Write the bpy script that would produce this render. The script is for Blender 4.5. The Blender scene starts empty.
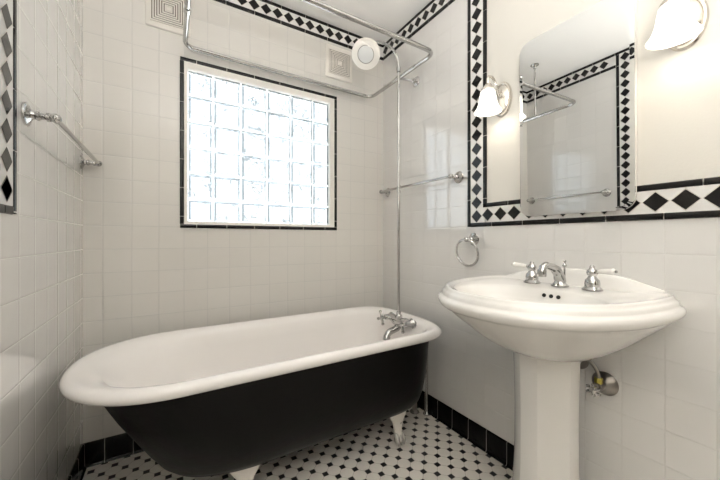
import bpy, math, random
from mathutils import Vector, Matrix, Euler
random.seed(4)
S = bpy.context.scene
C = S.collection
PI = math.pi

# ------------------------------------------------------------------ camera, world, lights, exposure
EYE = 1.034                                   # eye height; the room is measured from the eye: left wall, back wall, right wall
XL, XR, YB, YF, ZC = -0.34, 1.322, 1.87, -1.25, 2.439
cam_data = bpy.data.cameras.new('camera'); cam = bpy.data.objects.new('camera', cam_data); C.objects.link(cam)
cam.location = (0, 0, EYE); cam.rotation_euler = (PI/2, 0, -math.radians(31.05))
cam_data.sensor_width = 36; cam_data.lens = 15.735; cam_data.shift_y = -1.1/720; cam_data.clip_start = 0.02
S.camera = cam
S.view_settings.view_transform = 'Standard'; S.view_settings.look = 'None'
S.view_settings.gamma = 1; S.view_settings.use_curve_mapping = False
S.view_settings.exposure = 1.18
S.cycles.diffuse_bounces = 8; S.cycles.glossy_bounces = 6; S.cycles.max_bounces = 14; S.cycles.transparent_max_bounces = 12
S.cycles.caustics_reflective = False; S.cycles.caustics_refractive = False

w = bpy.data.worlds.new('daylight'); S.world = w; w.use_nodes = True
nt = w.node_tree; bg = nt.nodes['Background']
tc = nt.nodes.new('ShaderNodeTexCoord'); sx = nt.nodes.new('ShaderNodeSeparateXYZ'); rp = nt.nodes.new('ShaderNodeValToRGB')
nt.links.new(tc.outputs['Generated'], sx.inputs[0])
mr = nt.nodes.new('ShaderNodeMapRange'); mr.inputs['From Min'].default_value = -1; mr.inputs['From Max'].default_value = 1
nt.links.new(sx.outputs['Z'], mr.inputs['Value']); nt.links.new(mr.outputs['Result'], rp.inputs['Fac'])
e = rp.color_ramp.elements
e[0].position = 0.44; e[0].color = (2.6, 2.5, 2.4, 1); e[1].position = 0.535; e[1].color = (.88, .94, 1, 1)
for p_, c_ in ((.465, (.10, .12, .12, 1)), (.508, (.14, .17, .18, 1))): x_ = e.new(p_); x_.color = c_      # dark band added at the horizon to give the glass darker ripples
nt.links.new(rp.outputs['Color'], bg.inputs['Color']); bg.inputs['Strength'].default_value = 5.4

def area(name, loc, rot, sx_, sy_, power, color, portal=False):
    d = bpy.data.lights.new(name, 'AREA'); d.shape = 'RECTANGLE'; d.size = sx_; d.size_y = sy_; d.energy = power; d.color = color
    o = bpy.data.objects.new(name, d); C.objects.link(o); o.location = loc; o.rotation_euler = rot
    if portal: d.cycles.is_portal = True
    return o
area('window_portal', (.49, YB+.06, 1.525), (-PI/2, 0, 0), .86, .84, 1, (1, 1, 1), True)
area('added_ceiling_fill', (.02, -.38, 1.44), (PI+math.radians(1), 0, 0), .6, .5, 22, (1, .985, .96))      # added fill lamp aimed at the ceiling, to brighten the room

# ------------------------------------------------------------------ materials
def mat(name, color, rough=.4, metal=0., coat=0., emit=None, estr=0., ior=1.5, spec=.5):
    m = bpy.data.materials.new(name); m.use_nodes = True; b = m.node_tree.nodes['Principled BSDF']
    b.inputs['Base Color'].default_value = (*color, 1); b.inputs['Roughness'].default_value = rough; b.inputs['Metallic'].default_value = metal
    b.inputs['Coat Weight'].default_value = coat; b.inputs['IOR'].default_value = ior; b.inputs['Specular IOR Level'].default_value = spec
    if emit: b.inputs['Emission Color'].default_value = (*emit, 1); b.inputs['Emission Strength'].default_value = estr
    return m
class NT:
    def __init__(s, m): s.t = m.node_tree; s.n = s.t.nodes; s.b = s.n['Principled BSDF']
    def link(s, a, b): s.t.links.new(a, b)
    def val(s, node, i, v):
        if v is None: return
        if isinstance(v, (int, float)): node.inputs[i].default_value = v
        else: s.link(v, node.inputs[i])
    def math(s, op, a, b=None, c=None):
        n = s.n.new('ShaderNodeMath'); n.operation = op
        s.val(n, 0, a); s.val(n, 1, b); s.val(n, 2, c); return n.outputs[0]
    def step(s, x, lo, hi, a=0., b=1.):
        n = s.n.new('ShaderNodeMapRange'); n.interpolation_type = 'SMOOTHSTEP'
        s.val(n, 0, x); s.val(n, 1, lo); s.val(n, 2, hi); s.val(n, 3, a); s.val(n, 4, b); return n.outputs[0]
    def mix(s, f, a, b):
        n = s.n.new('ShaderNodeMix'); n.data_type = 'RGBA'; s.val(n, 0, f)
        for i, v in ((6, a), (7, b)):
            if isinstance(v, tuple): n.inputs[i].default_value = (*v, 1)
            else: s.link(v, n.inputs[i])
        return n.outputs[2]
    def pos(s):
        g = s.n.new('ShaderNodeTexCoord'); x = s.n.new('ShaderNodeSeparateXYZ'); s.link(g.outputs['Object'], x.inputs[0]); return g.outputs['Object'], x.outputs
    def noise(s, scale, detail=2., vec=None):
        n = s.n.new('ShaderNodeTexNoise'); n.inputs['Scale'].default_value = scale; n.inputs['Detail'].default_value = detail
        if vec is not None: s.link(vec, n.inputs['Vector'])
        return n.outputs['Fac']
    def bump(s, h, strength=1., dist=1., target=None):
        n = s.n.new('ShaderNodeBump'); n.inputs['Strength'].default_value = strength; n.inputs['Distance'].default_value = dist
        s.link(h, n.inputs['Height']); s.link(n.outputs[0], (target or s.b).inputs['Normal'])

def tile_mat(name, ax, off, pitch, color, grout, gw=.0022, rough=.09, tilt=.0005, only_u=False, pillow=.0003, cvar=.05, ior=2.0, coat=1.):
    m = mat(name, color, rough, ior=ior, coat=0. if only_u else coat); t = NT(m); vec, xyz = t.pos()
    a = t.math('DIVIDE', t.math('SUBTRACT', xyz['XYZ'.index(ax[0])], off[0]), pitch[0])
    b = t.math('DIVIDE', t.math('SUBTRACT', xyz['XYZ'.index(ax[1])], off[1]), pitch[1])
    fa, fb = t.math('FRACT', a), t.math('FRACT', b)
    da = t.math('MULTIPLY', t.math('MINIMUM', fa, t.math('SUBTRACT', 1., fa)), pitch[0])
    db = t.math('MULTIPLY', t.math('MINIMUM', fb, t.math('SUBTRACT', 1., fb)), pitch[1])
    d = da if only_u else t.math('MINIMUM', da, db)
    tile = t.step(d, gw*.35, gw*.65)
    cx = t.n.new('ShaderNodeCombineXYZ'); t.link(t.math('FLOOR', a), cx.inputs[0]); t.link(t.math('FLOOR', b), cx.inputs[1])
    wn = t.n.new('ShaderNodeTexWhiteNoise'); t.link(cx.outputs[0], wn.inputs['Vector'])
    sc = t.n.new('ShaderNodeSeparateColor'); t.link(wn.outputs['Color'], sc.inputs[0])
    f = t.math('MULTIPLY', sc.outputs[2], cvar)
    col = t.mix(f, color, tuple(c*.6 for c in color))
    t.link(t.mix(tile, grout, col), t.b.inputs['Base Color'])
    t.link(t.step(tile, 0., 1., .6, rough), t.b.inputs['Roughness'])
    h = t.math('MULTIPLY', t.step(d, 0., .007), pillow)
    h = t.math('ADD', h, t.math('MULTIPLY', tile, .0003))
    h = t.math('ADD', h, t.math('MULTIPLY', t.math('MULTIPLY', t.math('SUBTRACT', sc.outputs[0], .5), fa), tilt))
    h = t.math('ADD', h, t.math('MULTIPLY', t.math('MULTIPLY', t.math('SUBTRACT', sc.outputs[1], .5), fb), tilt))
    h = t.math('ADD', h, t.math('MULTIPLY', t.noise(14., 1., vec), .0004))
    t.bump(h); t.link(t.b.inputs['Normal'].links[0].from_socket, t.b.inputs['Coat Normal']); t.b.inputs['Coat Roughness'].default_value = .04
    return m
WT = (.70, .69, .675); GR = (.56, .55, .53)
M = {}
M['tile_back'] = tile_mat('white tile back', 'XZ', (-.2698, .106), (.11, .11), (.69, .67, .635), GR, rough=.16, ior=1.45, coat=.15)
M['tile_right'] = tile_mat('white tile right', 'YZ', (.241, .106), (.11, .11), WT, GR)
M['tile_left'] = tile_mat('white tile left', 'YZ', (.18, .106), (.11, .11), WT, GR)
M['base_x'] = tile_mat('black base tile back', 'XZ', (-.262, 0), (.1085, 2), (.004, .004, .004), (.36, .34, .31), rough=.2, only_u=True, cvar=0., ior=1.3)
M['base_y'] = tile_mat('black base tile side', 'YZ', (.2345, 0), (.1085, 2), (.004, .004, .004), (.36, .34, .31), rough=.2, only_u=True, cvar=0., ior=1.3)
def paint(name, color, rough=.5):
    m = mat(name, color, rough); t = NT(m); vec, _ = t.pos()
    t.bump(t.math('MULTIPLY', t.noise(160., 3., vec), .0004)); return m
M['cream'] = paint('cream paint', (.66, .64, .595)); M['ceil'] = paint('ceiling paint', (.92, .91, .895), .55)
M['white'] = mat('white glazed strip', WT, .12); M['grout'] = mat('grey grout', (.52, .49, .45), .7)
M['black'] = mat('black glazed tile', (.006, .006, .006), .12, spec=.4)
M['porcelain'] = mat('white porcelain', (.74, .725, .70), .06, coat=.3)
M['enamel'] = mat('white enamel', (.84, .815, .795), .13, coat=.2)
M['chrome'] = mat('chrome', (.50, .495, .485), .10, 1.)
M['nickel'] = mat('brushed nickel', (.70, .66, .60), .22, 1.)
M['dull_metal'] = mat('dull grey metal', (.30, .28, .26), .35, 1.)
M['brass'] = mat('brass', (.55, .48, .12), .3, 1.)
M['plastic'] = mat('white plastic', (.80, .775, .73), .35)
M['vent_plate'] = mat('painted vent plate', (.76, .73, .68), .4)
M['slot'] = mat('dark slot', (.22, .20, .18), .8)
M['hole'] = mat('black hole', (.004, .004, .004), .8)
M['mirror'] = mat('mirror glass', (.88, .89, .885), 0., 1.)
M['added_door_wood'] = mat('added dark door', (.045, .026, .016), .35)
M['pale_grey'] = mat('pale grey spray face', (.70, .71, .71), .3)
M['claw'] = mat('worn silver paint', (.50, .48, .45), .35, .6)
m = mat('black tub paint', (.0035, .003, .0025), .38, spec=.15); t = NT(m); vec, _ = t.pos()
t.bump(t.math('MULTIPLY', t.noise(35., 3., vec), .0008)); M['tub_black'] = m
m = mat('chipped white foot paint', (.74, .71, .66), .35); t = NT(m); vec, _ = t.pos()
t.link(t.mix(t.step(t.noise(60., 4., vec), .66, .72), (.74, .71, .66), (.33, .30, .26)), t.b.inputs['Base Color']); M['foot_white'] = m

# floor: white octagons with black dots, set on the diagonal
m = mat('octagon and dot mosaic', (.6, .6, .6), .28); t = NT(m); vec, xyz = t.pos(); hh = .0422
px = t.math('SUBTRACT', xyz[0], 1.301); py = t.math('SUBTRACT', xyz[1], 1.222)
p_ = t.math('DIVIDE', t.math('ADD', px, py), 2*hh); q_ = t.math('DIVIDE', t.math('SUBTRACT', px, py), 2*hh)
fp = t.math('SUBTRACT', t.math('FRACT', t.math('ADD', p_, .5)), .5); fq = t.math('SUBTRACT', t.math('FRACT', t.math('ADD', q_, .5)), .5)
dx = t.math('ABSOLUTE', t.math('MULTIPLY', t.math('ADD', fp, fq), hh)); dy = t.math('ABSOLUTE', t.math('MULTIPLY', t.math('SUBTRACT', fp, fq), hh))
dm = t.math('MAXIMUM', dx, dy)
line = t.math('MULTIPLY', t.math('MINIMUM', t.math('ABSOLUTE', fp), t.math('ABSOLUTE', fq)), hh*1.414)
oct_ = t.math('MULTIPLY', t.step(line, .0004, .0010), t.step(dm, .0126, .0132))
dot = t.step(dm, .0110, .0116, 1., 0.)
c = t.mix(oct_, (.42, .39, .35), (.82, .785, .725)); c = t.mix(dot, c, (.012, .012, .012)); t.link(c, t.b.inputs['Base Color'])
t.bump(t.math('MULTIPLY', t.math('MAXIMUM', oct_, dot), .0006)); M['floor'] = m

# rippled glass block
m = bpy.data.materials.new('rippled glass block'); m.use_nodes = True; n = m.node_tree.nodes; L = m.node_tree.links
n.remove(n['Principled BSDF']); out = n['Material Output']
tr = n.new('ShaderNodeBsdfTransparent'); tr.inputs[0].default_value = (.70, .72, .73, 1)
rf = n.new('ShaderNodeBsdfRefraction'); rf.inputs['IOR'].default_value = 1.32; rf.inputs['Roughness'].default_value = .02; rf.inputs[0].default_value = (.19, .205, .21, 1)
gl = n.new('ShaderNodeBsdfGlossy'); gl.inputs['Roughness'].default_value = .05
tcg = n.new('ShaderNodeTexCoord'); nz = n.new('ShaderNodeTexNoise'); nz.inputs['Scale'].default_value = 26; nz.inputs['Detail'].default_value = 1.5; nz.inputs['Distortion'].default_value = 1.2
L.new(tcg.outputs['Object'], nz.inputs['Vector'])
bp = n.new('ShaderNodeBump'); bp.inputs['Strength'].default_value = 1; bp.inputs['Distance'].default_value = .06; L.new(nz.outputs['Fac'], bp.inputs['Height'])
L.new(bp.outputs[0], rf.inputs['Normal']); gl.inputs[0].default_value = (.8, .8, .8, 1)
tl = n.new('ShaderNodeBsdfTranslucent'); tl.inputs[0].default_value = (.5, .53, .54, 1)
def mth(op, x, y=None):
    q = n.new('ShaderNodeMath'); q.operation = op
    for i_, v in ((0, x), (1, y)):
        if v is None: continue
        if isinstance(v, (int, float)): q.inputs[i_].default_value = v
        else: L.new(v, q.inputs[i_])
    return q.outputs[0]
def sst(x, lo, hi, a_, b_):
    q = n.new('ShaderNodeMapRange'); q.interpolation_type = 'SMOOTHSTEP'; L.new(x, q.inputs[0])
    for i_, v in enumerate((lo, hi, a_, b_)): q.inputs[i_+1].default_value = v
    return q.outputs[0]
n2 = n.new('ShaderNodeTexNoise'); n2.inputs['Scale'].default_value = 24; n2.inputs['Detail'].default_value = 1; n2.inputs['Distortion'].default_value = 1.6; L.new(tcg.outputs['Object'], n2.inputs['Vector'])
n3 = n.new('ShaderNodeTexNoise'); n3.inputs['Scale'].default_value = 13; n3.inputs['Detail'].default_value = 1; L.new(tcg.outputs['Object'], n3.inputs['Vector'])
crease_tint = mth('MULTIPLY', sst(mth('ABSOLUTE', mth('SUBTRACT', n2.outputs['Fac'], .5)), .015, .055, .95, .0), sst(n3.outputs['Fac'], .42, .55, .15, 1.))      # ripple creases, tinted dark where the glass would bend light away
m0 = n.new('ShaderNodeMixShader'); L.new(mth('ADD', crease_tint, .06), m0.inputs[0]); L.new(tr.outputs[0], m0.inputs[1]); L.new(rf.outputs[0], m0.inputs[2])
m1 = n.new('ShaderNodeMixShader'); m1.inputs[0].default_value = .12; L.new(m0.outputs[0], m1.inputs[1]); L.new(tl.outputs[0], m1.inputs[2])
fr = n.new('ShaderNodeFresnel'); fr.inputs[0].default_value = 1.45
m2 = n.new('ShaderNodeMixShader'); gg = n.new('ShaderNodeNewGeometry'); L.new(mth('MULTIPLY', fr.outputs[0], mth('SUBTRACT', 1., gg.outputs['Backfacing'])), m2.inputs[0]); L.new(m1.outputs[0], m2.inputs[1]); L.new(gl.outputs[0], m2.inputs[2])
L.new(m2.outputs[0], out.inputs['Surface']); M['glass'] = m
m = m.copy(); m.name = 'thick glass block rim'; M['glass_rim'] = m
for q in m.node_tree.nodes:
    if q.type == 'BSDF_TRANSPARENT': q.inputs[0].default_value = (.19, .20, .205, 1)
    if q.type == 'BSDF_TRANSLUCENT': q.inputs[0].default_value = (.27, .285, .29, 1)
M['mortar'] = mat('pale mortar', (.88, .90, .90), .6)
_t = NT(M['mortar']); _tl = _t.n.new('ShaderNodeBsdfTranslucent'); _tl.inputs[0].default_value = (.95, .97, .97, 1)
_mx = _t.n.new('ShaderNodeMixShader'); _mx.inputs[0].default_value = .7; _t.link(_t.b.outputs[0], _mx.inputs[1]); _t.link(_tl.outputs[0], _mx.inputs[2]); _tr = _t.n.new('ShaderNodeBsdfTransparent'); _m2 = _t.n.new('ShaderNodeMixShader'); _m2.inputs[0].default_value = .80; _t.link(_tr.outputs[0], _m2.inputs[1]); _t.link(_mx.outputs[0], _m2.inputs[2]); _t.link(_m2.outputs[0], _t.n['Material Output'].inputs['Surface'])
M['shade'] = mat('lit frosted glass', (.9, .88, .84), .3, emit=(1, .95, .87), estr=.56)
M['bulb'] = mat('lit bulb', (1, .95, .85), .3, emit=(1, .95, .87), estr=6)

# ------------------------------------------------------------------ mesh building
class MB:
    def __init__(s): s.v = []; s.f = []; s.m = []
    def add(s, vs, fs, mi=0, X=None):
        k = len(s.v)
        for p in vs:
            p = Vector(p); s.v.append(X @ p if X is not None else p)
        for f in fs: s.f.append([i+k for i in f]); s.m.append(mi)
    def box(s, x0, x1, y0, y1, z0, z1, mi=0, X=None):
        vs = [(x, y, z) for z in (z0, z1) for y in (y0, y1) for x in (x0, x1)]
        s.add(vs, [(0, 2, 3, 1), (4, 5, 7, 6), (0, 1, 5, 4), (2, 6, 7, 3), (0, 4, 6, 2), (1, 3, 7, 5)], mi, X)
    def loft(s, rings, mi=0, X=None, cap0=True, cap1=True, closed=True):
        n = len(rings[0]); vs = [p for r in rings for p in r]; fs = []
        for i in range(len(rings)-1):
            for j in range(n if closed else n-1):
                k = (j+1) % n; fs.append((i*n+j, i*n+k, (i+1)*n+k, (i+1)*n+j))
        if cap0: fs.append(tuple(range(n))[::-1])
        if cap1: fs.append(tuple((len(rings)-1)*n+j for j in range(n)))
        s.add(vs, fs, mi, X)
    def lathe(s, prof, X=None, mi=0, n=28, sx=1., sy=1., cap0=True, cap1=True):
        rings = [[(r*sx*math.cos(2*PI*j/n), r*sy*math.sin(2*PI*j/n), z) for j in range(n)] for r, z in prof]
        s.loft(rings, mi, X, cap0, cap1)
    def tube(s, path, r, mi=0, n=12, X=None, closed=False):
        P = [Vector(p) for p in path]; R = r if isinstance(r, (list, tuple)) else [r]*len(P); rings = []; N = None
        for i, p in enumerate(P):
            if closed: T = (P[(i+1) % len(P)]-P[i-1]).normalized()
            else: T = (P[min(i+1, len(P)-1)]-P[max(i-1, 0)]).normalized()
            if N is None: N = T.orthogonal().normalized()
            else: N = (N - T*N.dot(T)).normalized()
            B = T.cross(N)
            rings.append([p + (N*math.cos(2*PI*j/n) + B*math.sin(2*PI*j/n))*R[i] for j in range(n)])
        if closed: rings.append(rings[0])
        s.loft(rings, mi, X, not closed, not closed)
    def ball(s, c, r, mi=0, n=16, X=None):
        if isinstance(r, (int, float)): r = (r, r, r)
        k = n//2; prof = [(max(1e-4, math.sin(PI*i/k)), -math.cos(PI*i/k)) for i in range(k+1)]
        Y = Matrix.Translation(c) @ Matrix.Diagonal((*r, 1)); s.lathe(prof, X @ Y if X is not None else Y, mi, n)
    def build(s, name, mats, parent=None, sharp=35, loc=None):
        me = bpy.data.meshes.new(name)
        o3 = Vector(loc) if loc is not None else Vector((0, 0, 0))
        me.from_pydata([tuple(p-o3) for p in s.v], [], s.f)
        for x in (mats if isinstance(mats, (list, tuple)) else [mats]): me.materials.append(M[x])
        me.polygons.foreach_set('material_index', s.m); me.polygons.foreach_set('use_smooth', [True]*len(s.f)); me.update()
        import bmesh
        b = bmesh.new(); b.from_mesh(me); bmesh.ops.recalc_face_normals(b, faces=b.faces); b.to_mesh(me); b.free()
        me.set_sharp_from_angle(angle=math.radians(sharp))
        o = bpy.data.objects.new(name, me); C.objects.link(o); o.location = o3
        if parent is not None:
            o.parent = parent; o.matrix_parent_inverse = parent_world(parent).inverted()
        return o
def parent_world(o):
    mm = Matrix.LocRotScale(o.location, o.rotation_euler, o.scale)
    return parent_world(o.parent) @ o.matrix_parent_inverse @ mm if o.parent else mm
def thing(name, label, cat, loc=(0, 0, 0), group=None):
    o = bpy.data.objects.new(name, None); C.objects.link(o); o.location = loc; o.empty_display_size = .05
    o['label'] = label; o['category'] = cat
    if group: o['group'] = group
    return o
def structure(o): o['kind'] = 'structure'; return o
def copy_thing(o, delta, label):
    r = o.copy(); C.objects.link(r); r.location = Vector(o.location) + Vector(delta); r['label'] = label
    def rec(src, dst):
        for ch in [x for x in S.objects if x.parent == src]:
            c_ = ch.copy(); C.objects.link(c_); c_.parent = dst
            c_.matrix_parent_inverse = ch.matrix_parent_inverse.copy()
            rec(ch, c_)
    rec(o, r); return r
def fillet(pts, r, n=8, closed=False):
    P = [Vector(p) for p in pts]; out = []; N = len(P)
    for i in range(N):
        if not closed and i in (0, N-1): out.append(P[i]); continue
        a, b, c_ = P[i-1], P[i], P[(i+1) % N]; u = (a-b).normalized(); v = (c_-b).normalized()
        p0 = b+u*r; p2 = b+v*r
        for k in range(n+1):
            tt = k/n; out.append(p0*(1-tt)**2 + b*2*tt*(1-tt)*.9 + (p0+p2)*.5*2*tt*(1-tt)*.1 + p2*tt**2)
    return out
def axis(o, d, up=(0, 0, 1)):
    """matrix that puts local +z along d at o"""
    d = Vector(d).normalized(); q = Vector((0, 0, 1)).rotation_difference(d); return Matrix.Translation(o) @ q.to_matrix().to_4x4()
def arc3(a, b, c_, n=10):
    a, b, c_ = Vector(a), Vector(b), Vector(c_)
    return [a*(1-t_)**2 + b*2*t_*(1-t_) + c_*t_*t_ for t_ in [k/n for k in range(n+1)]]
Z = lambda z: z + EYE

# ------------------------------------------------------------------ room shell
b = MB(); b.box(XL-.1, XR+.1, YF-.1, YB+.055, -.1, 0); structure(b.build('floor', 'floor'))
b = MB(); b.box(XL-.1, XR+.1, YF-.1, YB+.055, ZC, ZC+.1); structure(b.build('ceiling', 'ceil'))
WX0, WX1, WZ0, WZ1 = .075, .898, Z(.09), Z(.893)
b = MB()
for x0, x1, z0, z1 in ((XL-.1, WX0, 0, ZC), (WX1, XR+.1, 0, ZC), (WX0, WX1, 0, WZ0), (WX0, WX1, WZ1, ZC)): b.box(x0, x1, YB, YB+.055, z0, z1)
structure(b.build('wall_back', 'tile_back'))
WAIN = Z(.118)
for nm, x0, x1, ysplit, tm in (('wall_left', XL-.1, XL, 1.08, 'tile_left'), ('wall_right', XR, XR+.1, 1.0525, 'tile_right')):
    b = MB(); b.box(x0, x1, ysplit, YB+.055, 0, ZC, 0); b.box(x0, x1, YF-.1, ysplit, 0, WAIN, 0); b.box(x0, x1, YF-.1, ysplit, WAIN, ZC, 1)
    structure(b.build(nm, [tm, 'cream']))
b = MB(); b.box(XL-.1, .12, YF-.1, YF, 0, ZC); b.box(.98, XR+.1, YF-.1, YF, 0, ZC); b.box(.12, .98, YF-.1, YF, 2.05, ZC)
structure(b.build('wall_front', 'cream'))
b = MB(); b.box(.12, .98, YF-.09, YF-.04, 0, 2.05)  # unseen door, added so chrome and tile have something dark to reflect
for z0, z1 in ((.2, .95), (1.12, 1.9)):
    for x0, x1 in ((.22, .51), (.59, .88)): b.loft([[(x0+k, yy, z0+k), (x1-k, yy, z0+k), (x1-k, yy, z1-k), (x0+k, yy, z1-k)] for k, yy in ((0, YF-.04), (.02, YF-.03), (.04, YF-.035))])
structure(b.build('added_door_1', 'added_door_wood'))

# black cove base
PR = [(0, 0), (.016, 0), (.009, .004), (.007, .012), (.007, .100), (.004, .106), (0, .106)]
def cove(name, f, u0, u1, mt):
    b = MB(); b.loft([[f(u, d, z) for d, z in PR] for u in (u0, u1)]); structure(b.build(name, mt, sharp=50))
cove('baseboard_back', lambda u, d, z: (u, YB-d, z), XL, XR, 'base_x')
cove('baseboard_left', lambda u, d, z: (XL+d, u, z), YF, YB, 'base_y')
cove('baseboard_right', lambda u, d, z: (XR-d, u, z), YF, YB, 'base_y')

# ------------------------------------------------------------------ black-and-white border strips (tile liners and diamonds)
BAR = .021
def bars(b, f, u0, u1, v0, v1, first, step=.1535):
    """half-round black liners laid end to end between u0 and u1, across v0..v1; f(u, v, depth) -> point"""
    cuts = [u0] + [first+k*step for k in range(-60, 60) if u0+.004 < first+k*step < u1-.004] + [u1]
    wv = v1-v0
    prof = [(0, 0), (.0, .003), (.05, .0048), (.16, .006), (.84, .006), (.95, .0048), (1, .003), (1, 0)]
    for a, c_ in zip(cuts, cuts[1:]):
        b.loft([[f(u, v0+wv*q, d) for q, d in prof] for u in (a+.0016, c_-.0016)], 1)
    b.add([f(u0, v0+.0005, .004), f(u1, v0+.0005, .004), f(u1, v1-.0005, .004), f(u0, v1-.0005, .004)], [(0, 1, 2, 3)], 2)
def strip(b, f, u0, u1, v0, v1, centre, lo=None, hi=None, joints=(0, 0), pitch=.0685, dlo=None, dhi=None):
    vm = (v0+v1)/2
    A = [f(u, v, d) for d in (0, .004) for u, v in ((u0, v0+.01), (u1, v0+.01), (u1, v1-.01), (u0, v1-.01))]
    b.add(A, [(4, 5, 6, 7), (0, 1, 5, 4), (1, 2, 6, 5), (2, 3, 7, 6), (3, 0, 4, 7)], 0)
    if lo: bars(b, f, lo[0], lo[1], v0, v0+BAR, joints[0])
    if hi: bars(b, f, hi[0], hi[1], v1-BAR, v1, joints[1])
    for k in range(-60, 61):
        u = centre+k*pitch
        if (dlo if dlo is not None else u0+.03) <= u <= (dhi if dhi is not None else u1-.03):
            for su, sv, d, mi in ((.0338, .0345, .0044, 2), (.0312, .0305, .0050, 1)):
                b.add([f(u-su, vm, d), f(u, vm-sv, d), f(u+su, vm, d), f(u, vm+sv, d)], [(0, 1, 2, 3)], mi)
TM = ['white', 'black', 'grout']
B0, B1 = Z(.0604), Z(.175); CB0, CB1 = ZC-.112, ZC
fr_ = lambda u, v, d: (XR-d, u, v); fl_ = lambda u, v, d: (XL+d, u, v); fb_ = lambda u, v, d: (u, YB-d, v)
rv = lambda u, v, d: (XR-d, v, u); lv = lambda u, v, d: (XL+d, v, u)
RV0, RV1 = .995, 1.110; LV0, LV1 = 1.022, 1.137
b = MB(); strip(b, fr_, YF, RV0, B0, B1, .372, (YF, RV1-BAR), (YF, RV0+BAR), (.352, .267), dhi=RV0+.06)
strip(b, rv, B0+BAR, CB1, RV0, RV1, Z(.249), (B1-BAR, CB0+BAR), (B0, CB1-BAR), (Z(1.119), Z(1.119)), pitch=.0678, dlo=Z(.1), dhi=CB1-.03)
structure(b.build('trim_1', TM, sharp=50))
b = MB(); strip(b, fl_, YF, LV0, B0, B1, 1.08, (YF, LV1-BAR), (YF, LV0+BAR), (.30, .22), dhi=LV0+.06)
strip(b, lv, B0+BAR, CB1, LV0, LV1, Z(.122), (B1-BAR, CB0+BAR), (B0, CB1-BAR), (Z(.528), Z(.528)), pitch=.0683, dlo=Z(.1), dhi=CB1-.03)
structure(b.build('trim_2', TM, sharp=50))
b = MB(); strip(b, fb_, XL, XR, CB0, CB1, .412, (XL, XR), (XL, XR), (.415, .571)); structure(b.build('trim_3', TM, sharp=50))
b = MB(); strip(b, fr_, RV1, YB, CB0, CB1, 1.491, (RV1, YB), (YF, YB), (1.549, 1.603)); strip(b, fr_, YF, RV0, CB0, CB1, 1.491, (YF, RV0), None, (1.549, 1.603)); structure(b.build('trim_4', TM, sharp=50))
b = MB(); strip(b, fl_, LV1, YB, CB0, CB1, 1.491, (LV1, YB), (YF, YB), (1.549, 1.603)); strip(b, fl_, YF, LV0, CB0, CB1, 1.491, (YF, LV0), None, (1.549, 1.603)); structure(b.build('trim_5', TM, sharp=50))
# black liner round the window
b = MB(); x0, x1, z0, z1 = .041, .945, Z(.057), Z(.942); lw = .019
fz = lambda u, v, d: (v, YB-d, u)
bars(b, fb_, x0, x1, z1-lw, z1, .118, .148); bars(b, fb_, x0, x1, z0, z0+lw, .118, .148)
bars(b, fz, z0+lw, z1-lw, x0, x0+lw, Z(.857), .148); bars(b, fz, z0+lw, z1-lw, x1-lw, x1, Z(.857), .148)
structure(b.build('trim_6', TM, sharp=50))

# ------------------------------------------------------------------ window: glass blocks set in a cream frame
win = thing('window_1', 'square window of 36 rippled glass blocks above the bathtub', 'window', (.487, YB, Z(.5))); win['kind'] = 'structure'
b = MB(); o0 = (x0+lw, x1-lw, z0+lw, z1-lw); i0 = (WX0+.002, WX1-.002, WZ0+.002, WZ1-.002)
def rect(r, y): return [(r[0], y, r[2]), (r[1], y, r[2]), (r[1], y, r[3]), (r[0], y, r[3])]
b.loft([rect(o0, YB), rect(o0, YB-.004), rect(i0, YB-.001), rect(i0, YB+.05), rect(o0, YB+.05)], cap0=False, cap1=False)
b.build('frame', 'plastic', win)
g = MB(); mo = MB(); GY = YB+.020; bw, bh = .1455, .137
jx = [.0545+bw*k for k in range(7)]; jz = [Z(.896)-bh*k for k in range(7)]
cl = lambda v, a, c_: max(a, min(c_, v))
for i in range(6):
    for j in range(6):
        a, c_ = cl(jx[i], WX0, WX1)+.003, cl(jx[i+1], WX0, WX1)-.003; lo, hi = cl(jz[j+1], WZ0, WZ1)+.003, cl(jz[j], WZ0, WZ1)-.003
        def rr(k, y): return [(a+k, y, lo+k), (c_-k, y, lo+k), (c_-k, y, hi-k), (a+k, y, hi-k)]
        g.loft([rr(.004, GY+.03), rr(.0, GY+.026), rr(0, GY+.004), rr(.002, GY), rr(.011, GY+.0004), rr(.014, GY+.003)], cap0=True, cap1=True); g.m[-6:-1] = [1]*5; g.m[-9:-6] = [1]*3
g.build('glass_blocks', ['glass', 'glass_rim'], win, sharp=20)
for v in jx[1:-1]: mo.box(v-.003, v+.003, GY+.001, GY+.020, WZ0, WZ1)
for v in jz[1:-1]: mo.box(WX0, WX1, GY+.0012, GY+.0198, v-.003, v+.003)
mo.build('mortar_grid', 'mortar', win)

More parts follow.
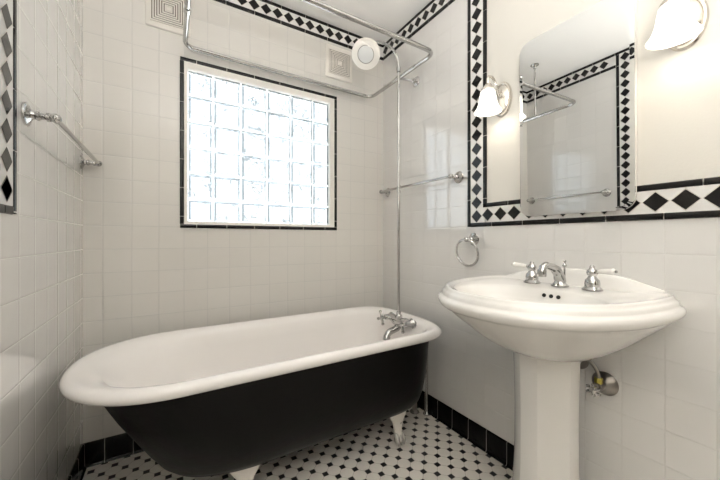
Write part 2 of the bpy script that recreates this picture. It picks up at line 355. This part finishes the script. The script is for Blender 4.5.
# ------------------------------------------------------------------ bathtub
tub = thing('bathtub', 'black and white clawfoot bathtub standing below the glass block window', 'bathtub', (.45, 1.43, 0))
TY = 1.43
def sup(z, xl, xr, hw, nl=2.2, nr=3.4, aL=.345, aR=.25, N=112):
    out = []
    for k in range(N):
        a = 2*PI*(k+.5)/N; c_, s_ = math.cos(a), math.sin(a)
        if c_ >= 0: x = xr-aR+aR*abs(c_)**(2/nr); y = hw*abs(s_)**(2/nr)
        else: x = xl+aL-aL*abs(c_)**(2/nl); y = hw*abs(s_)**(2/nl)
        out.append((x, TY+math.copysign(y, s_), Z(z)))
    return out
RX0, RX1, RH = -.310, 1.216, .345
rim = lambda o, z: sup(z, RX0-o, RX1+o, RH+o)
ins = [rim(-.034, -.476), rim(-.026, -.482), rim(-.017, -.483), rim(-.008, -.479), rim(-.002, -.470), rim(0, -.460), rim(-.003, -.450), rim(-.010, -.443), rim(-.020, -.440), rim(-.031, -.4415), sup(-.446, -.264, 1.166, .303), sup(-.456, -.236, 1.154, .290), sup(-.475, -.205, 1.146, .281),
       sup(-.53, -.165, 1.138, .274), sup(-.62, -.115, 1.130, .268), sup(-.70, -.068, 1.122, .255), sup(-.77, -.012, 1.108, .228), sup(-.82, .045, 1.08, .185), sup(-.848, .12, 1.03, .13), sup(-.858, .24, .94, .06, aL=.25)]
b = MB(); b.loft(ins, cap0=False); b.build('enamel_basin', 'enamel', tub, sharp=60)
sh = [rim(-.034, -.470), rim(-.040, -.488), sup(-.52, -.222, 1.166, .300), sup(-.62, -.170, 1.163, .290), sup(-.70, -.122, 1.160, .277), sup(-.77, -.080, 1.157, .258), sup(-.83, -.042, 1.152, .230), sup(-.868, -.008, 1.140, .196), sup(-.888, .045, 1.112, .150), sup(-.897, .15, 1.03, .07, aL=.25)]
b = MB(); b.loft(sh, cap0=False); b.build('outer_shell', 'tub_black', tub, sharp=60)
def foot(x, sy):
    y0 = TY+sy*.135; y1 = TY+sy*.172; b = MB()
    secs = [(y0, -.82, .088, .034), (y0+sy*.012, -.855, .078, .031), (y0+sy*.022, -.890, .055, .028), (y0+sy*.026, -.925, .030, .023), (y0+sy*.028, -.965, .021, .019), (y0+sy*.034, -.995, .022, .022), (y1, -1.006, .018, .018)]
    b.loft([[(x+rx*math.cos(2*PI*k/20), yy+ry*math.sin(2*PI*k/20), Z(zz)) for k in range(20)] for yy, zz, rx, ry in secs])
    f = b.build('claw_foot', 'foot_white', tub)
    c_ = MB(); c_.ball((x, y1, .024), (.024, .024, .0235))
    for dx_ in (-.018, 0, .018): c_.tube([(x+dx_*.6, y0+sy*.03, .062), (x+dx_*.95, y1+sy*.006, .050), (x+dx_, y1+sy*.022, .028), (x+dx_*.9, y1+sy*.022, .008)], [.009, .010, .009, .004], n=8)
    c_.build('ball_and_claw', 'claw', f)
for x in (.25, .985):
    for sy in (-1, 1): foot(x, sy)

# ------------------------------------------------------------------ tub faucet with shower riser
fx, fy = 1.12, 1.43
fa = thing('tub_shower_faucet', 'chrome cross-handle faucet and tall shower pipe at the bathtub end', 'shower faucet', (fx, fy, Z(-.46)))
b = MB(); b.tube([(fx, fy+.085, Z(-.462)), (fx, fy+.05, Z(-.462)), (fx, fy+.03, Z(-.47)), (fx, fy-.03, Z(-.475)), (fx, fy-.06, Z(-.462)), (fx, fy-.10, Z(-.462))], [.019, .022, .027, .027, .022, .019], n=16)
b.lathe([(.016, -.03), (.020, -.02), (.020, .012), (.013, .02), (.013, .034)], Matrix.Translation((fx, fy, Z(-.45))))
for sy in (.085, -.10):
    b.lathe([(.024, 0), (.026, .004), (.020, .012), (.016, .03), (.016, .05)], axis((fx+.015, fy+sy, Z(-.462)), (-1, 0, 0)))
    b.tube([(fx, fy+sy, Z(-.462)), (1.150, fy+sy, Z(-.472))], .014)
    b.lathe([(.026, 0), (.026, .005), (.016, .012)], axis((1.148, fy+sy, Z(-.472)), (-1, 0, 0)))
b.build('mixer_body', 'chrome', fa)
b = MB(); b.tube(fillet([(fx, fy, Z(-.475)), (fx-.004, fy, Z(-.508)), (fx-.085, fy-.01, Z(-.522)), (fx-.098, fy-.012, Z(-.562))], .02), [.019]*9+[.018]*9+[.021, .020], n=14); b.build('spout', 'chrome', fa)
for sy in (.085, -.10):
    X = axis((fx-.04, fy+sy, Z(-.462)), (-1, 0, 0)); b = MB()
    b.lathe([(.009, 0), (.009, .012), (.012, .014), (.012, .024), (.006, .029)], X)
    for k in range(4):
        a = PI/4*0+.35+k*PI/2; d = Vector((math.cos(a), math.sin(a), 0))
        b.tube([X @ (d*.008+Vector((0, 0, .019))), X @ (d*.030+Vector((0, 0, .020)))], [.0075, .006], n=8); b.ball((d*.036+Vector((0, 0, .020))), .0095, n=8, X=X)
    b.build('cross_handle', 'chrome', fa)
b = MB(); b.tube([(fx, fy, Z(-.42)), (fx, fy, Z(.92))]+arc3((fx, fy, Z(.95)), (fx+.005, fy, Z(1.083)), (fx-.09, fy-.004, Z(1.083)))+arc3((fx-.11, fy-.006, Z(1.083)), (fx-.165, fy-.008, Z(1.08)), (fx-.195, fy-.008, Z(1.035))), .0075, n=14)
for zz in (.30, .27): b.lathe([(.0085, -.008), (.0115, -.006), (.0115, .006), (.0085, .008)], Matrix.Translation((fx, fy, Z(zz))))
b.build('riser_pipe', 'chrome', fa)
hd = Vector((.892, 1.42, Z(.985))); nrm = Vector((-.59, -.65, -.81)).normalized(); X = axis(hd, nrm)
b = MB(); b.lathe([(.010, -.062), (.014, -.055), (.016, -.04), (.024, -.032), (.050, -.022), (.070, -.012), (.076, -.004), (.076, .004), (.070, .008), (.042, .009), (.041, .006), (.002, .006)], X, n=40); h_ = b.build('shower_head', 'plastic', fa)
h_['label'] = 'round white rain shower head'
b = MB(); b.lathe([(.041, .005), (.041, .011), (.038, .012), (.002, .012)], X, n=40); b.lathe([(.044, .009), (.044, .0115), (.0415, .0125), (.0405, .009)], X, 1, n=40, cap0=False, cap1=False); b.build('spray_face', ['pale_grey', 'dull_metal'], h_)
for yy in (1.39, 1.50):
    b = MB(); b.tube(fillet([(1.297, yy, .002), (1.297, yy, .545), (1.15, yy, .56)], .025), .0085, n=12); sp = b.build('supply_pipe', 'chrome', fa)
    b = MB(); b.lathe([(.032, 0), (.032, .004), (.026, .010), (.012, .022), (.012, .03)], Matrix.Translation((1.297, yy, 0)) @ Matrix.Diagonal((.7, .7, 1, 1))); b.build('floor_flange', 'chrome', sp)
# ------------------------------------------------------------------ tub drain
dr = thing('tub_drain_pipe', 'chrome drain pipe behind the bathtub, rising from the floor', 'drain pipe', (1.235, 1.43, 0))
b = MB(); b.tube(fillet([(1.250, 1.445, 0), (1.250, 1.445, .10), (1.00, 1.445, .10), (1.00, 1.445, .136)], .022), .015, n=14); b.build('pipe', 'dull_metal', dr)
b = MB(); b.lathe([(.04, 0), (.04, .004), (.024, .014)], Matrix.Translation((1.250, 1.445, 0)) @ Matrix.Diagonal((.7, .7, 1, 1))); b.build('floor_flange', 'dull_metal', dr)

# ------------------------------------------------------------------ shower curtain rod
RZ = Z(.978); rx0, rx1, ry0, ry1 = .062, 1.190, 1.212, 1.828
rod = thing('shower_curtain_rod', 'rectangular chrome shower curtain rod hung above the bathtub', 'shower rod', (.63, 1.52, RZ))
b = MB(); b.tube(fillet([(rx0, ry0, RZ), (rx1, ry0, RZ), (rx1, ry1, RZ), (rx0, ry1, RZ)], .055, closed=True), .0115, n=14, closed=True); b.build('loop', 'chrome', rod)
FL = [(.030, 0), (.031, .003), (.028, .007), (.016, .012), (.012, .020), (.012, .03)]
b = MB(); b.tube([(XR, 1.510, Z(.986)), (rx1, 1.517, RZ)], .0075); b.lathe([(.015, -.015), (.015, .015)], axis((rx1, 1.517, RZ), (0, 1, 0)))
b.tube([(rx1, 1.517, RZ), (fx, fy, RZ-.01)], .006); b.lathe([(.0125, -.012), (.0125, .012)], Matrix.Translation((fx, fy, RZ-.01))); wb = b.build('wall_bracket', 'chrome', rod)
b = MB(); b.lathe(FL, axis((XR, 1.510, Z(.986)), (-1, 0, 0))); b.build('flange', 'chrome', wb)
b = MB(); b.tube([(rx0, 1.53, ZC), (rx0, 1.53, RZ)], .0075); b.lathe([(.015, -.015), (.015, .015)], axis((rx0, 1.53, RZ), (0, 1, 0))); cbk = b.build('ceiling_bracket', 'chrome', rod)
b = MB(); b.lathe(FL, axis((rx0, 1.53, ZC), (0, 0, -1))); b.build('flange', 'chrome', cbk)

# ------------------------------------------------------------------ towel bars and ring
POST = [(.031, 0), (.032, .003), (.030, .006), (.022, .009), (.019, .011), (.012, .014), (.010, .020), (.013, .024), (.013, .028), (.0085, .032), (.0085, .040), (.012, .044), (.012, .050), (.008, .054)]
def towel_bar(label, x, sx_, y0, y1, z):
    o = thing('towel_bar', label, 'towel bar', (x, (y0+y1)/2, z), None); e_ = .062
    b = MB(); b.tube([(x+sx_*e_, y0-.012, z), (x+sx_*e_, y1+.012, z)], .0075, n=14); b.build('bar', 'chrome', o)
    for yy in (y0, y1):
        b = MB(); b.lathe(POST, axis((x, yy, z), (sx_, 0, 0))); b.ball((x+sx_*e_, yy, z), .0135); b.build('post', 'chrome', o)
towel_bar('chrome towel bar on the white tile wall facing the sink', XL, 1, 1.206, 1.825, Z(.340))
towel_bar('chrome towel bar behind the shower pipe, on the same wall as the sink', XR, -1, 1.169, 1.808, Z(.329))
o = thing('towel_ring', 'chrome towel ring on the white tile beside the pedestal sink', 'towel ring', (XR, 1.072, Z(-.005)))
b = MB(); b.lathe(POST, axis((XR, 1.072, Z(-.002)), (-1, 0, 0))); b.ball((XR-.058, 1.072, Z(-.002)), .013); b.build('post', 'chrome', o)
b = MB(); b.tube([(XR-.058+.012*(1-math.cos(a)), 1.078+.066*math.sin(a), Z(-.069)+.066*math.cos(a)) for a in [2*PI*k/48 for k in range(48)]], .0055, n=10, closed=True); b.build('ring', 'chrome', o)

# ------------------------------------------------------------------ exhaust vents
def vent(label, xc, zc):
    o = thing('wall_vent', label, 'vent', (xc, YB, zc), 'concentric square wall vents')
    b = MB(); W, H, r = .0985, .1065, .012
    def rrect(w_, h__, r_, y): return [(xc+sx_*(w_-r_)+r_*math.cos(a), y, zc+sz*(h__-r_)+r_*math.sin(a)) for sx_, sz, a0 in ((1, 1, 0), (-1, 1, PI/2), (-1, -1, PI), (1, -1, 1.5*PI)) for a in [a0+PI/2*k/4 for k in range(5)]]
    b.loft([rrect(W, H, r, YB), rrect(W, H, r, YB-.006), rrect(W-.004, H-.004, r-.003, YB-.009)]); b.build('plate', 'vent_plate', o)
    b = MB(); q = .079; b.box(xc-q, xc+q, YB-.0105, YB-.0085, zc-q, zc+q, 1)
    k = q
    while k > .012:
        for a0, a1, c0, c1 in ((-k, k, k-.0052, k), (-k, k, -k, -k+.0052)):
            b.box(xc+a0, xc+a1, YB-.0145, YB-.010, zc+c0, zc+c1); b.box(xc+c0, xc+c1, YB-.0145, YB-.010, zc-k+.0052, zc+k-.0052)
        k -= .0104
    b.box(xc-.011, xc+.011, YB-.0145, YB-.010, zc-.009, zc+.009)
    b.build('grille', ['vent_plate', 'slot'], o)
vent('square white vent above the window corner farthest from the shower head', -.008, Z(1.160))
vent('square white vent between the window and the round shower head', .962, Z(1.165))

# ------------------------------------------------------------------ mirror
mc = Vector((1.297, .615, Z(.465))); my, mz, mrad = .199, .369, .045
TILT = Matrix.Translation(mc) @ Euler((0, math.radians(-.48), math.radians(-1.35))).to_matrix().to_4x4()
def rr2(k, x):
    r = max(.004, mrad-k); pts = []
    for sy, sz, a0 in ((1, 1, 0), (-1, 1, PI/2), (-1, -1, PI), (1, -1, 1.5*PI)):
        for q in range(9):
            a = a0+PI/2*q/8; pts.append((x, sy*(my-k-r)+r*math.cos(a), sz*(mz-k-r)+r*math.sin(a)))
    return pts
mi_ = thing('wall_mirror', 'tall frameless mirror with rounded corners above the pedestal sink', 'mirror', mc)
b = MB(); b.loft([rr2(.001, .006), rr2(0, .005), rr2(0, .0006), rr2(.013, 0)], X=TILT, mi=0); b.build('mirror_pane', 'mirror', mi_, sharp=2)
b = MB(); b.loft([[TILT @ Vector(p) for p in rr2(.002, .0065)], [Vector((XR-.001, (TILT @ Vector(p)).y, (TILT @ Vector(p)).z)) for p in rr2(.002, 0)]]); b.build('cabinet_edge', 'plastic', mi_)

# ------------------------------------------------------------------ wall sconces
sy0, sz0 = .912, Z(.647)
sc = thing('wall_sconce', 'lit bell-shaped glass wall lamp between the mirror and the shower', 'wall lamp', (XR, sy0, sz0), 'glass wall lamps beside the mirror')
X = axis((XR, sy0, sz0), (-1, 0, 0)); Rz = Matrix.Rotation(0, 4, 'Z')
b = MB(); b.lathe([(1, 0), (1.0, .004), (.93, .010), (.86, .011), (.82, .009), (.76, .014), (.5, .022), (.2, .026), (.01, .027)], X, sx=.081 if abs((X.to_3x3() @ Vector((1, 0, 0))).z) > .5 else .05, sy=.05 if abs((X.to_3x3() @ Vector((1, 0, 0))).z) > .5 else .081, n=40); b.build('back_plate', 'nickel', sc)
hx = XR-.105
b = MB(); b.tube(fillet([(XR-.02, sy0, sz0+.01), (XR-.045, sy0, sz0+.045), (XR-.06, sy0, sz0+.085), (hx, sy0, sz0+.085), (hx, sy0, sz0+.04)], .022), .006, n=12); b.build('arm', 'nickel', sc)
b = MB(); b.lathe([(.008, .048), (.014, .044), (.020, .034), (.027, .026), (.030, .018), (.030, .010)], Matrix.Translation((hx, sy0, sz0))); b.build('shade_holder', 'nickel', sc)
b = MB(); b.lathe([(.026, .020), (.031, .012), (.035, -.010), (.039, -.036), (.046, -.058), (.054, -.072), (.059, -.078), (.056, -.078), (.044, -.058), (.036, -.036), (.032, -.010), (.026, .010), (.010, .014)], Matrix.Translation((hx, sy0, sz0)), n=40, cap0=False); b.build('glass_shade', 'shade', sc)
b = MB(); b.ball((hx, sy0, sz0-.022), (.021, .021, .027)); b.build('bulb', 'bulb', sc)
sc2 = copy_thing(sc, (0, -.606, 0), 'lit bell-shaped glass wall lamp above the sink, cut off by the photo top edge')
for yy in (sy0, sy0-.606):
    d = bpy.data.lights.new('sconce_light', 'POINT'); d.energy = .11; d.color = (1, .92, .81); d.shadow_soft_size = .03
    lo_ = bpy.data.objects.new('sconce_light', d); C.objects.link(lo_); lo_.location = (hx, yy, sz0-.066)

# ------------------------------------------------------------------ pedestal sink
SY = .608; SCX = 1.02
poly = [(-.10, .732), (-.240, .835), (-.307, .97), (-.329, 1.12), (-.328, 1.25), (-.295, 1.321)]
poly = poly[::-1] + [(-y, x) for y, x in poly]
def chaikin(P, f):
    out = []
    for i in range(len(P)):
        a, c_ = P[i], P[(i+1) % len(P)]
        out += [(a[0]*(1-f)+c_[0]*f, a[1]*(1-f)+c_[1]*f), (a[0]*f+c_[0]*(1-f), a[1]*f+c_[1]*(1-f))]
    return out
keep = poly[:]; P2 = chaikin(chaikin(poly, .22), .25)
P2 = [(y, min(x, 1.321)) for y, x in P2]
NA = 144
def radial(P, ang):
    dx_, dy_ = math.cos(ang), math.sin(ang); best = .1
    for i in range(len(P)):
        (ay, ax_), (cy_, cx_) = P[i], P[(i+1) % len(P)]; ax2, cx2 = ax_-SCX, cx_-SCX
        ex, ey = cx2-ax2, cy_-ay; den = dx_*ey-dy_*ex
        if abs(den) < 1e-9: continue
        t_ = (ax2*ey-ay*ex)/den; u_ = (ax2*dy_-ay*dx_)/den
        if t_ > 0 and -1e-6 <= u_ <= 1+1e-6: best = max(best, t_) if best == .1 else min(best, t_)
    return best
RAD = [radial(P2, 2*PI*k/NA) for k in range(NA)]
def sring(sc_, z, flat=True, cx=None, oval=None):
    out = []
    for k in range(NA):
        a = 2*PI*k/NA; r = RAD[k]*sc_ if not flat else RAD[k]-(1-sc_)*.29
        x = SCX+r*math.cos(a); y = r*math.sin(a)
        if flat and RAD[k]*math.cos(a)+SCX > 1.315: x = 1.321
        out.append((x, SY+y, Z(z)))
    return out
def under(s_, z):
    out = []
    for k in range(NA):
        a = 2*PI*k/NA; x = SCX+RAD[k]*math.cos(a); y = RAD[k]*math.sin(a)
        out.append((1.16+(x-1.16)*s_, SY+y*s_, Z(z)))
    return out
def oval(ax_, by, z, cx=.967):
    out = []
    for k in range(NA):
        a = 2*PI*k/NA; c_, s_ = math.cos(a), math.sin(a); r = 1/((abs(c_)/ax_)**2.4+(abs(s_)/by)**2.4)**(1/2.4)
        out.append((cx+r*c_, SY+r*s_, Z(z)))
    return out
sink = thing('pedestal_sink', 'white porcelain pedestal sink below the mirror', 'sink', (1.15, SY, 0))
rings = [under(.30, -.388), under(.38, -.384), under(.48, -.368), under(.60, -.341), under(.71, -.309), under(.81, -.276), under(.885, -.252), under(.93, -.236), sring(.925, -.229), sring(.96, -.226), sring(.985, -.219), sring(1.0, -.208), sring(.994, -.199), sring(.975, -.194), sring(.958, -.192), sring(.950, -.187), sring(.945, -.180), sring(.930, -.175), sring(.918, -.173), sring(.912, -.168), sring(.900, -.164), sring(.885, -.163), sring(.865, -.165), sring(.845, -.168), sring(.80, -.172),
         oval(.185, .235, -.176), oval(.177, .226, -.184), oval(.168, .216, -.210), oval(.150, .190, -.250), oval(.115, .145, -.290), oval(.06, .08, -.310), oval(.015, .015, -.313)]
b = MB(); b.loft(rings, cap0=True, cap1=True)
# raised back ledge against the wall
sec = []
for k in range(41):
    dy_ = -.262+.524*k/40; top = -.111-.72*dy_*dy_; top = max(top, -.160)
    sec.append([(1.3215, SY+dy_, Z(-.23)), (1.3215, SY+dy_, Z(top-.004)), (1.316, SY+dy_, Z(top)), (1.304, SY+dy_, Z(top-.001)), (1.298, SY+dy_, Z(top-.006)), (1.293, SY+dy_, Z(top*.6-.165*.4)), (1.275, SY+dy_, Z(-.172)), (1.265, SY+dy_, Z(-.19))])
b.loft(sec)
b.build('basin', 'porcelain', sink, sharp=48)
b = MB()
for dy_ in (-.024, 0, .024): b.lathe([(.0068, 0), (.0068, .002)], axis((1.1365, SY-.012+dy_, Z(-.200)), (-.94, 0, .34)), n=16)
b.build('overflow_holes', 'hole', sink)
b = MB(); PC = 1.165
def ped(s_, z, fl=1.):
    out = []
    for k in range(64):
        a = 2*PI*k/64; c_, q = math.cos(a), math.sin(a)
        r = min(1/max(1e-6, abs(c_)), 1/max(1e-6, abs(q)), 1.30/(abs(c_)+abs(q)))
        r = .55*r+.45*1.02
        out.append((PC-.015+.101*s_*r*c_, SY+.018+.101*s_*r*q*fl, z))
    return out
b.loft([ped(1.42, .002), ped(1.42, .03), ped(1.36, .045), ped(1.22, .06), ped(1.10, .09), ped(1.03, .14), ped(.98, .25), ped(.97, .42), ped(1.0, .56), ped(1.02, .62), ped(1.03, .665)])
b.build('pedestal', 'porcelain', sink, sharp=22)

# ------------------------------------------------------------------ sink faucet
FX, FYC, DZ = 1.215, .607, Z(-.172)
sf = thing('sink_faucet', 'chrome widespread faucet with white lever handles on the sink deck', 'faucet', (FX, FYC, DZ))
b = MB(); b.lathe([(.029, 0), (.029, .004), (.024, .008), (.018, .014), (.016, .025), (.017, .035), (.012, .042)], Matrix.Translation((FX, FYC, DZ)))
b.tube([Vector(p) for p in arc3((FX+.004, FYC, DZ+.015), (FX-.010, FYC, DZ+.066), (FX-.062, FYC, DZ+.074))]+[Vector((FX-.094, FYC, DZ+.080)), Vector((FX-.111, FYC, DZ+.074)), Vector((FX-.117, FYC, DZ+.054))], [.019]*3+[.017]*4+[.014]*4+[.0125, .012, .012], n=16)
b.lathe([(.0135, 0), (.0145, .004), (.0145, .022), (.0125, .026)], Matrix.Translation((FX-.117, FYC, DZ+.042)))
b.build('spout', 'chrome', sf)
b = MB(); b.tube([(FX+.034, FYC, DZ), (FX+.034, FYC, DZ+.068)], .0032, n=8); b.lathe([(.003, 0), (.007, .004), (.0075, .009), (.004, .014), (.0035, .018), (.006, .021), (.006, .025), (.002, .029)], Matrix.Translation((FX+.034, FYC, DZ+.066)), n=14); b.build('lift_rod', 'chrome', sf)
for sgn in (1, -1):
    yy = FYC+sgn*.103; b = MB()
    b.lathe([(.030, 0), (.030, .004), (.026, .008), (.022, .012), (.0225, .022), (.0205, .034), (.014, .041), (.0115, .047), (.015, .052), (.0165, .058), (.015, .066), (.010, .071), (.0075, .075), (.008, .079), (.004, .084)], Matrix.Translation((FX, yy, DZ)))
    b.tube([(FX, yy, DZ+.060), (FX-.004, yy+sgn*.022, DZ+.064)], .0065, n=10); hn = b.build('handle', 'chrome', sf)
    b = MB(); b.tube([(FX-.004, yy+sgn*.020, DZ+.064), (FX-.006, yy+sgn*.03, DZ+.066), (FX-.010, yy+sgn*.05, DZ+.067), (FX-.013, yy+sgn*.064, DZ+.068), (FX-.014, yy+sgn*.070, DZ+.068)], [.0065, .0080, .0098, .0108, .0065], n=12); b.tube([(FX-.014, yy+sgn*.069, DZ+.068), (FX-.0145, yy+sgn*.074, DZ+.068)], [.0055, .0045], 1, n=10); b.build('lever', ['porcelain', 'chrome'], hn)

# ------------------------------------------------------------------ plumbing under the sink
vy = .508; vz = Z(-.512)
sv = thing('shutoff_valve', 'small metal shutoff valve on the tile behind the sink pedestal', 'valve', (XR, vy, vz))
b = MB(); b.lathe([(.040, 0), (.041, .003), (.036, .010), (.026, .017), (.016, .022), (.012, .024)], axis((XR, vy, vz), (-1, 0, 0)), n=32); b.build('escutcheon', 'dull_metal', sv)
b = MB(); b.tube([(XR-.01, vy, vz), (XR-.055, vy, vz)], .010); b.lathe([(.014, -.016), (.015, 0), (.014, .016)], axis((XR-.05, vy, vz), (-1, 0, 0))); b.tube([(XR-.05, vy, vz), (XR-.05, vy, vz+.028)], .009); b.build('valve_body', 'dull_metal', sv)
b = MB(); b.lathe([(.0125, .012), (.0125, .030)], Matrix.Translation((XR-.05, vy, vz)), n=6); b.build('compression_nut', 'brass', sv)
X = axis((XR-.07, vy, vz), (-1, 0, -.15)); b = MB()
b.lathe([(.006, -.005), (.006, .016), (.011, .016), (.011, .024), (.004, .027)], X)
for k in range(6):
    a = 2*PI*k/6; d = Vector((math.cos(a), math.sin(a), 0)); b.tube([X @ (d*.005+Vector((0, 0, .020))), X @ (d*.016+Vector((0, 0, .020)))], .0035, n=8)
    b.ball(d*.018+Vector((0, 0, .020)), .0062, n=8, X=X)
b.build('valve_knob', 'chrome', sv)
b = MB(); b.tube(fillet([(XR-.05, vy, vz+.025), (XR-.05, vy+.004, vz+.055), (XR-.052, vy+.035, vz+.088), (XR-.056, vy+.085, vz+.098), (XR-.060, vy+.095, Z(-.345))], .018), .0056, n=10); b.build('supply_tube', 'dull_metal', sv)
dt = thing('sink_drain_trap', 'dark metal drain trap tucked behind the sink pedestal', 'drain trap', (XR, .592, Z(-.45)))
b = MB(); b.tube(fillet([(XR, .592, Z(-.455)), (XR-.04, .592, Z(-.455)), (XR-.045, .592, Z(-.362))], .02), .014, n=14); b.lathe([(.019, 0), (.019, .022)], axis((XR-.03, .592, Z(-.455)), (-1, 0, 0)), n=8); b.build('trap_pipe', 'dull_metal', dt)
b = MB(); b.lathe([(.034, 0), (.034, .003), (.020, .010)], axis((XR, .592, Z(-.455)), (-1, 0, 0))); b.build('escutcheon', 'dull_metal', dt)
